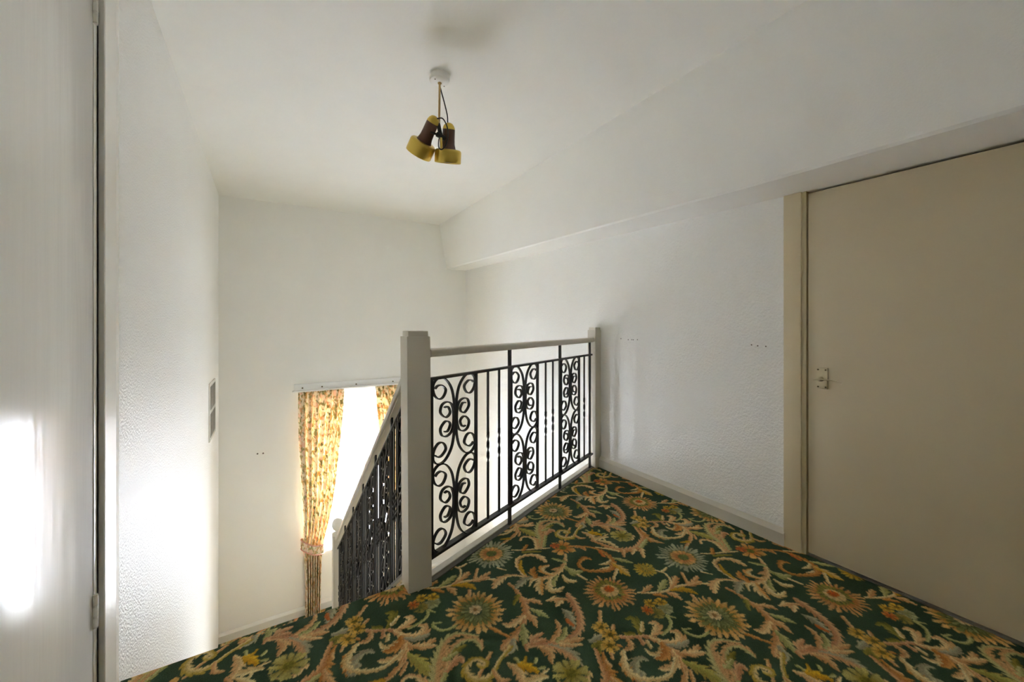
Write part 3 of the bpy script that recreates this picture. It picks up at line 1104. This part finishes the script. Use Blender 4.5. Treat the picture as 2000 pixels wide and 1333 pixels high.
def sloped_bar(name, m, parent, s0, s1, z, hgt, dep, slope, y=0.0, sec=None, bev=None):
    """Long member following the slope between s0 and s1; sec = closed (y, z) section, z measured from its foot."""
    sec = sec or [(-dep / 2, 0), (dep / 2, 0), (dep / 2, hgt), (-dep / 2, hgt)]
    bm = nb()
    extrude_section(bm, [(s0, y + a, z + b + slope * s0) for a, b in sec], [(s1, y + a, z + b + slope * s1) for a, b in sec])
    return obj(name, bm, m, parent, smooth=40)


def round_section(hw, h, r=0.012):
    out = [(-hw + 0.004, 0.0), (hw - 0.004, 0.0), (hw, 0.005)]
    for a in np.linspace(0, PI / 2, 5):
        out.append((hw - r + r * math.cos(a), h - r + r * math.sin(a)))
    for a in np.linspace(PI / 2, PI, 5):
        out.append((-hw + r + r * math.cos(a), h - r + r * math.sin(a)))
    out.append((-hw, 0.005))
    return out


def balustrade(name, label, origin, ang, slope, s0, s1, bays, zt, zb, hand, post_top, post_bot, sx, dp, under='offwhite'):
    root = empty(name, origin, ang)
    tag(root, label, 'balustrade')
    # long members
    sloped_bar('handrail', 'offwhite', root, s0 - 0.012, s1 + 0.012, hand[0], 0, 0, slope, sec=round_section(0.030, hand[1] - hand[0]))
    sloped_bar('handrail_underside', under, root, s0, s1, hand[0] - 0.006, 0.008, 0.030, slope)
    sloped_bar('top_rail', 'iron', root, s0, s1, zt - 0.007, 0.014, 0.024, slope)
    sloped_bar('bottom_rail', 'iron', root, s0, s1, zb - 0.007, 0.014, 0.034, slope)
    mid = (zt + zb) / 2
    hh = (zt - zb) / 4
    big = [(x, z * hh / 0.2105) for x, z in BIG]
    small = [(x, z * hh / 0.2105) for x, z in SMALL]
    me = {(k, sg): ribbon(p, dp=dp, slope=slope, sx=sg * sx) for k, p in (('b', big), ('s', small)) for sg in (1, -1)}
    tw = bar_mesh(zb, zt, 0.016, dp * 0.45, (mid - 0.10, mid + 0.08, 1.5), 'twisted_bar')
    plain = bar_mesh(zb, zt, 0.009, dp + 0.003)
    post = bar_mesh(post_bot, post_top, 0.026, 0.011, None, 'post')

    def put(nm, mesh, s, z=0.0):
        o = bpy.data.objects.new(nm, mesh)
        COL.objects.link(o)
        o.parent = root
        o.location = (s, 0, z + slope * s)
    for (p0, c, b1, tws, p1) in bays:
        for zc in (zb + hh, zt - hh):
            for key in me:
                put('scroll', me[key], c, zc)
        if p0 is not None:
            put('bar', plain, p0)
        if b1 is not None:
            put('bar', plain, b1)
        for t in tws:
            put('twisted_bar', tw, t)
        if p1 is not None:
            put('post', post, p1)
    return root


lb = balustrade('landing_balustrade', 'black wrought iron scroll balustrade with off-white handrail along the landing edge', (RA.x, RA.y, 0), R_ANG, 0.0,
                0.02, R_LEN - 0.03,
                [(0.037, 0.206, 0.374, (0.482, 0.590), 0.700), (0.716, 0.872, 1.034, (1.147, 1.252), 1.362), (1.378, 1.535, 1.694, (1.795,), 1.908)],
                0.990, 0.120, (1.104, 1.139), 1.106, 0.004, 1.0, 0.015)
stair_bays = []
for k in range(6):
    a = 0.045 + k * 0.405
    stair_bays.append((a, a + 0.115, a + 0.23, (a + 0.285, a + 0.34), a + 0.392 if k < 5 else None))
sb = balustrade('stair_balustrade', 'black wrought iron balustrade sloping down the stairs under an off-white handrail', (0.632, YN, 0), PI / 2, SLOPE,
                0.01, 2.46, stair_bays, 0.985, 0.075, (1.066, 1.108), 1.07, 0.012, 0.68, 0.018, 'offwhite')

# edging boards at the landing edge, under the railing
bm = nb()
prism(bm, [rail_pt(0.03, -0.016), rail_pt(R_LEN, -0.016), rail_pt(R_LEN, 0.014), rail_pt(0.03, 0.014)], -0.02, 0.005)
tr = struct(obj('trim_1', bm, 'greystrip'), 'dark grey edging strip beneath the landing balustrade')
bm = nb()
prism(bm, [rail_pt(0.02, 0.013), rail_pt(R_LEN + 0.02, 0.013), rail_pt(R_LEN + 0.02, 0.05), rail_pt(0.02, 0.05)], -0.26, 0.010)
struct(obj('trim_2', bm, 'offwhite'), 'off-white fascia board facing the stairwell along the landing edge')

# ------------------------------------------------------------------ newel posts
def newel():
    n = empty('newel_post', ((NX0 + NX1) / 2, (NY0 + NY1) / 2, 0))
    tag(n, 'square off-white newel post with stepped cap at the top of the stairs', 'newel post')
    hx, hy = (NX1 - NX0) / 2, (NY1 - NY0) / 2
    bm = nb()
    lean = -0.008
    box(bm, -hx, hx, -hy, hy, -0.25, 1.200, bev=0.003)
    for v in bm.verts:
        v.co.x += lean * max(0, v.co.z)
    obj('post_shaft', bm, 'offwhite', n, smooth=35)
    bm = nb()
    box(bm, -hx + 0.008 + lean * 1.2, hx - 0.008 + lean * 1.2, -hy + 0.008, hy - 0.008, 1.195, 1.226, bev=0.004)
    obj('cap', bm, 'offwhite', n, smooth=35)
    w = empty('wall_newel_post', (2.49, 2.655, 0))
    tag(w, 'off-white half newel post fixed to the right wall at the railing end', 'newel post')
    bm = nb()
    box(bm, -0.035, 0.034, -0.05, 0.05, -0.02, 1.205, bev=0.003)
    obj('post_shaft', bm, 'offwhite', w, smooth=35)
    bm = nb()
    box(bm, -0.028, 0.034, -0.042, 0.042, 1.20, 1.228, bev=0.003)
    obj('cap', bm, 'offwhite', w, smooth=35)
    l = empty('hall_newel_post', (0.632, YN + 2.50, ZH))
    tag(l, 'off-white newel post with rounded cap at the foot of the stairs', 'newel post')
    bm = nb()
    box(bm, -0.05, 0.05, -0.05, 0.05, 0.0, 1.34, bev=0.004)
    obj('post_shaft', bm, 'offwhite', l, smooth=35)
    bm = nb()
    lathe(bm, [(0.050, 1.335), (0.052, 1.345), (0.030, 1.362), (0.028, 1.372), (0.046, 1.392), (0.056, 1.42), (0.054, 1.455), (0.040, 1.482), (0.018, 1.495), (0, 1.498)], 28)
    obj('cap', bm, 'offwhite', l, smooth=40)


newel()

# ------------------------------------------------------------------ ceiling spotlight fitting
def spotlight():
    cz = ceil_z(2.19)
    o = Vector((0.866, 2.216, cz))
    f = empty('ceiling_spotlight', o)
    tag(f, 'ceiling light with two brass and brown spot heads hanging on a brass rod', 'ceiling light')
    bm = nb()
    lathe(bm, [(0, 0.004), (0.058, 0.004), (0.058, -0.020), (0.055, -0.034), (0.046, -0.040), (0.012, -0.042), (0, -0.042)], 40)
    rs = obj('ceiling_rose', bm, 'rose', f, smooth=40)
    for a in (0.5, 3.64):
        obj('screw', lathe(nb(), [(0.0035, -0.0385), (0.0035, -0.0425), (0, -0.0425)], 10, Matrix.Translation((0.040 * math.cos(a), 0.040 * math.sin(a), 0))), 'screw', rs)
    rod = obj('rod', tube(nb(), [(0, 0, -0.036), (-0.001, 0.001, -0.15), (-0.003, 0.002, cz * 0 - 0.300)], 0.0062, 12), 'rod', f, smooth=40)
    obj('rod_collar', lathe(nb(), [(0.006, -0.036), (0.011, -0.038), (0.011, -0.047), (0.006, -0.050)], 16), 'rod', rod, smooth=40)

    def head(top, end, fat):
        top, end = Vector(top) - o, Vector(end) - o
        ax = (end - top)
        L = ax.length
        q = Vector((0, 0, 1)).rotation_difference(ax.normalized()).to_matrix().to_4x4()
        mt = Matrix.Translation(top) @ q
        s = L / 0.245
        body = obj('spot_head', lathe(nb(), [(0.0345, 0.036), (0.036, 0.040), (0.0365, 0.10), (0.038, 0.13), (0.044, 0.155), (0.050, 0.166), (0.0, 0.166)], 40, mt @ Matrix.Diagonal((s * fat, s * fat, s, 1))), 'brown', f, smooth=40)
        body['label'] = 'brown leatherette spot head with brass cap and ring'
        obj('rear_cap', lathe(nb(), [(0, 0), (0.010, 0.0008), (0.021, 0.006), (0.030, 0.017), (0.0355, 0.032), (0.0365, 0.040), (0.030, 0.040)], 40, mt @ Matrix.Diagonal((s * fat, s * fat, s, 1))), 'brass', body, smooth=40)
        obj('front_ring', lathe(nb(), [(0.040, 0.160), (0.070, 0.162), (0.077, 0.168), (0.0795, 0.178), (0.0795, 0.240), (0.0775, 0.245), (0.074, 0.245), (0.072, 0.240), (0.072, 0.225), (0.060, 0.20)], 48, mt @ Matrix.Diagonal((s * fat, s * fat, s, 1))), 'brass', body, smooth=40)
        obj('bulb', lathe(nb(), [(0.071, 0.222), (0.068, 0.232), (0.045, 0.240), (0, 0.243)], 40, mt @ Matrix.Diagonal((s * fat, s * fat, s, 1))), 'bulb', body, smooth=40)
    head((0.831, 2.189, 2.451), (0.779, 2.34, 2.274), 1.0)
    head((0.92, 2.206, 2.444), (0.941, 2.276, 2.234), 1.1)
    # swivel clamp between the heads and the flexes
    bm = nb()
    p0, p1 = Vector((0.853, 2.207, 2.420)) - o, Vector((0.867, 2.199, 2.349)) - o
    tube(bm, [p0, p1], 0.012, 14)
    cl = obj('swivel_clamp', bm, 'black', f, smooth=40)
    obj('clamp_knob', tube(nb(), [Vector((0.841, 2.194, 2.352)) - o, Vector((0.892, 2.204, 2.344)) - o], 0.014, 14), 'black', cl, smooth=40)
    obj('clamp_stem', tube(nb(), [Vector((0.866, 2.197, 2.344)) - o, Vector((0.868, 2.195, 2.275)) - o], 0.008, 12), 'brass', cl, smooth=40)
    obj('joint_arm', tube(nb(), [Vector((0.811, 2.219, 2.367)) - o, Vector((0.867, 2.201, 2.352)) - o, Vector((0.927, 2.225, 2.364)) - o], 0.006, 10), 'black', cl, smooth=40)
    c1 = spline([(0.868, 2.221, 2.658), (0.879, 2.227, 2.630), (0.897, 2.220, 2.560), (0.914, 2.217, 2.489), (0.920, 2.225, 2.446)], 6)
    obj('flex', tube(nb(), [Vector(p) - o for p in c1], 0.0036, 8), 'black', f, smooth=40)
    c2 = spline([(0.837, 2.179, 2.435), (0.859, 2.150, 2.427), (0.881, 2.138, 2.379), (0.884, 2.136, 2.322), (0.873, 2.144, 2.275), (0.854, 2.156, 2.253), (0.841, 2.166, 2.267), (0.847, 2.181, 2.314), (0.861, 2.195, 2.344)], 6)
    obj('flex', tube(nb(), [Vector(p) - o for p in c2], 0.0036, 8), 'black', f, smooth=40)


spotlight()

# ------------------------------------------------------------------ curtains, their track and the vent
EDGE = [(0.458, 0.329, 0.826), (0.20, 0.331, 0.815), (-0.08, 0.335, 0.79), (-0.40, 0.350, 0.757), (-0.68, 0.367, 0.727), (-0.95, 0.380, 0.685),
        (-1.16, 0.388, 0.641), (-1.32, 0.376, 0.600), (-1.40, 0.372, 0.585), (-1.50, 0.392, 0.575), (-1.70, 0.400, 0.566), (-2.0, 0.404, 0.560), (-2.215, 0.404, 0.558)]


def curtain(mirror, label):
    zc = 1.013          # centre line of the pair
    NU, NV = 150, 110
    ez = np.array(EDGE)
    zs = np.linspace(0.458, -2.215, NV)
    xl = np.interp(-zs, -ez[:, 0], ez[:, 1])
    xr = np.interp(-zs, -ez[:, 0], ez[:, 2])
    u = np.linspace(0, 1, NU)
    P = np.zeros((NV, NU, 3))
    cloth = np.zeros((NV, NU, 3))
    r = random.Random(3 + mirror)
    ph = [r.uniform(0, 6) for _ in range(4)]
    for j, z in enumerate(zs):
        w = xr[j] - xl[j]
        amp = 0.048 * (0.55 + 0.45 * min(1, (0.475 - z) / 0.3)) * (0.85 if z > -1.2 else 0.8)
        fold = np.sin(2 * PI * 6.5 * u + ph[0] + 0.4 * np.sin(2 * PI * u + ph[1])) + 0.35 * np.sin(2 * PI * 13.7 * u + ph[2])
        y = 5.315 + amp * fold + 0.008 * np.sin(3 * z + 9 * u)
        if z > 0.36:   # gathered heading
            y = y + 0.006 * np.sin(2 * PI * 40 * u) * (z - 0.36) / 0.11
        x = xl[j] + w * (u + 0.012 * np.cos(2 * PI * 6.5 * u + ph[0]) * np.sin(PI * u))
        if mirror:
            x = 2 * zc - x
        P[j] = np.c_[x, y, np.full(NU, z)]
        cloth[j] = np.c_[u * 1.05, np.full(NU, z), np.full(NU, 0.13 * mirror)]
    ox, oz = float(P[-1, :, 0].mean()), ZH
    P[..., 0] -= ox
    P[..., 1] -= 5.315
    P[..., 2] -= oz
    me = bpy.data.meshes.new('curtain_cloth')
    idx = np.arange(NU * NV).reshape(NV, NU)
    q = np.stack([idx[:-1, :-1], idx[:-1, 1:], idx[1:, 1:], idx[1:, :-1]], -1).reshape(-1, 4)
    me.from_pydata(P.reshape(-1, 3).tolist(), [], q.tolist())
    at = me.attributes.new('cloth', 'FLOAT_VECTOR', 'POINT')
    at.data.foreach_set('vector', cloth.reshape(-1, 3).astype(np.float32).ravel())
    root = empty('curtain', (ox, 5.315, oz))
    tag(root, label, 'curtain')
    c = obj('curtain_cloth', me, 'curtain', root, smooth=True)
    sol = c.modifiers.new('thick', 'SOLIDIFY')
    sol.thickness = 0.002
    # tie-back: a sagging band with pink piping
    sgn = -1 if mirror else 1
    def ring(h, k, grow):
        a = 2 * PI * k / 48
        x = math.cos(a)
        zt = -1.385 - 0.055 * x - 0.02 * (1 - abs(x)) + h
        return Vector((sgn * (0.113 + grow) * x, (0.062 + grow) * math.sin(a), zt - oz))
    bm = nb()
    rows = []
    rad = []
    for h, g in ((-0.055, 0.010), (-0.03, 0.014), (0.0, 0.015), (0.03, 0.014), (0.05, 0.010)):
        rows.append([bm.verts.new(ring(h, k, g)) for k in range(48)])
    for a, b in zip(rows, rows[1:]):
        for k in range(48):
            bm.faces.new((a[k], a[(k + 1) % 48], b[(k + 1) % 48], b[k]))
    bmesh.ops.recalc_face_normals(bm, faces=bm.faces[:])
    tm = bpy.data.meshes.new('tie_back')
    bm.to_mesh(tm)
    bm.free()
    at = tm.attributes.new('cloth', 'FLOAT_VECTOR', 'POINT')
    for i, v in enumerate(tm.vertices):
        at.data[i].vector = (v.co.x * 2 + 3, v.co.z, v.co.y * 2)
    t = obj('tie_back', tm, 'curtain', root, smooth=True)
    sm = t.modifiers.new('thick', 'SOLIDIFY')
    sm.thickness = 0.004
    for h in (-0.056, 0.051):
        obj('piping', tube(nb(), [ring(h, k, 0.012) for k in range(49)], 0.0065, 8), 'piping', t, smooth=True)
    return root


curtain(0, 'floral curtain beside the bare stretch of far wall, gathered by a tie-back')
curtain(1, 'floral curtain hanging behind the newel post, nearer the corner of the right wall')

ct = empty('curtain_track', (1.05, YB, 0.49))
tag(ct, 'white curtain track board with screws above the floral curtains', 'curtain track')
bm = nb()
box(bm, -0.76, 0.72, -0.040, 0.004, -0.030, 0.052, bev=0.003)
tb = obj('track_board', bm, 'upvc', ct, smooth=35)
bm = nb()
box(bm, -0.78, 0.74, -0.105, -0.030, -0.034, -0.018, bev=0.003)
obj('track', bm, 'upvc', ct, smooth=35)
for x in (0.375, 0.587, 0.98, 1.442):
    obj('screw', lathe(nb(), [(0, -0.006), (0.009, -0.004), (0.009, 0.002), (0, 0.002)], 12, Matrix.Translation((x - 1.05, -0.041, 0.006)) @ Matrix.Rotation(-PI / 2, 4, 'X')), 'screw', ct)

v = empty('wall_vent', (XL, 4.755, 0.215))
tag(v, 'small white vent with dark mesh openings on the left wall near the far corner', 'vent')
bm = nb()
box(bm, -0.004, 0.010, -0.235, 0.235, -0.03, 0.50, bev=0.003)
obj('vent_plate', bm, 'gloss', v, smooth=35)
for y0 in (-0.205, 0.015):
    for z0 in (0.005, 0.255):
        g = obj('vent_opening', box(nb(), 0.004, 0.0115, y0, y0 + 0.19, z0, z0 + 0.215), 'vent', v)
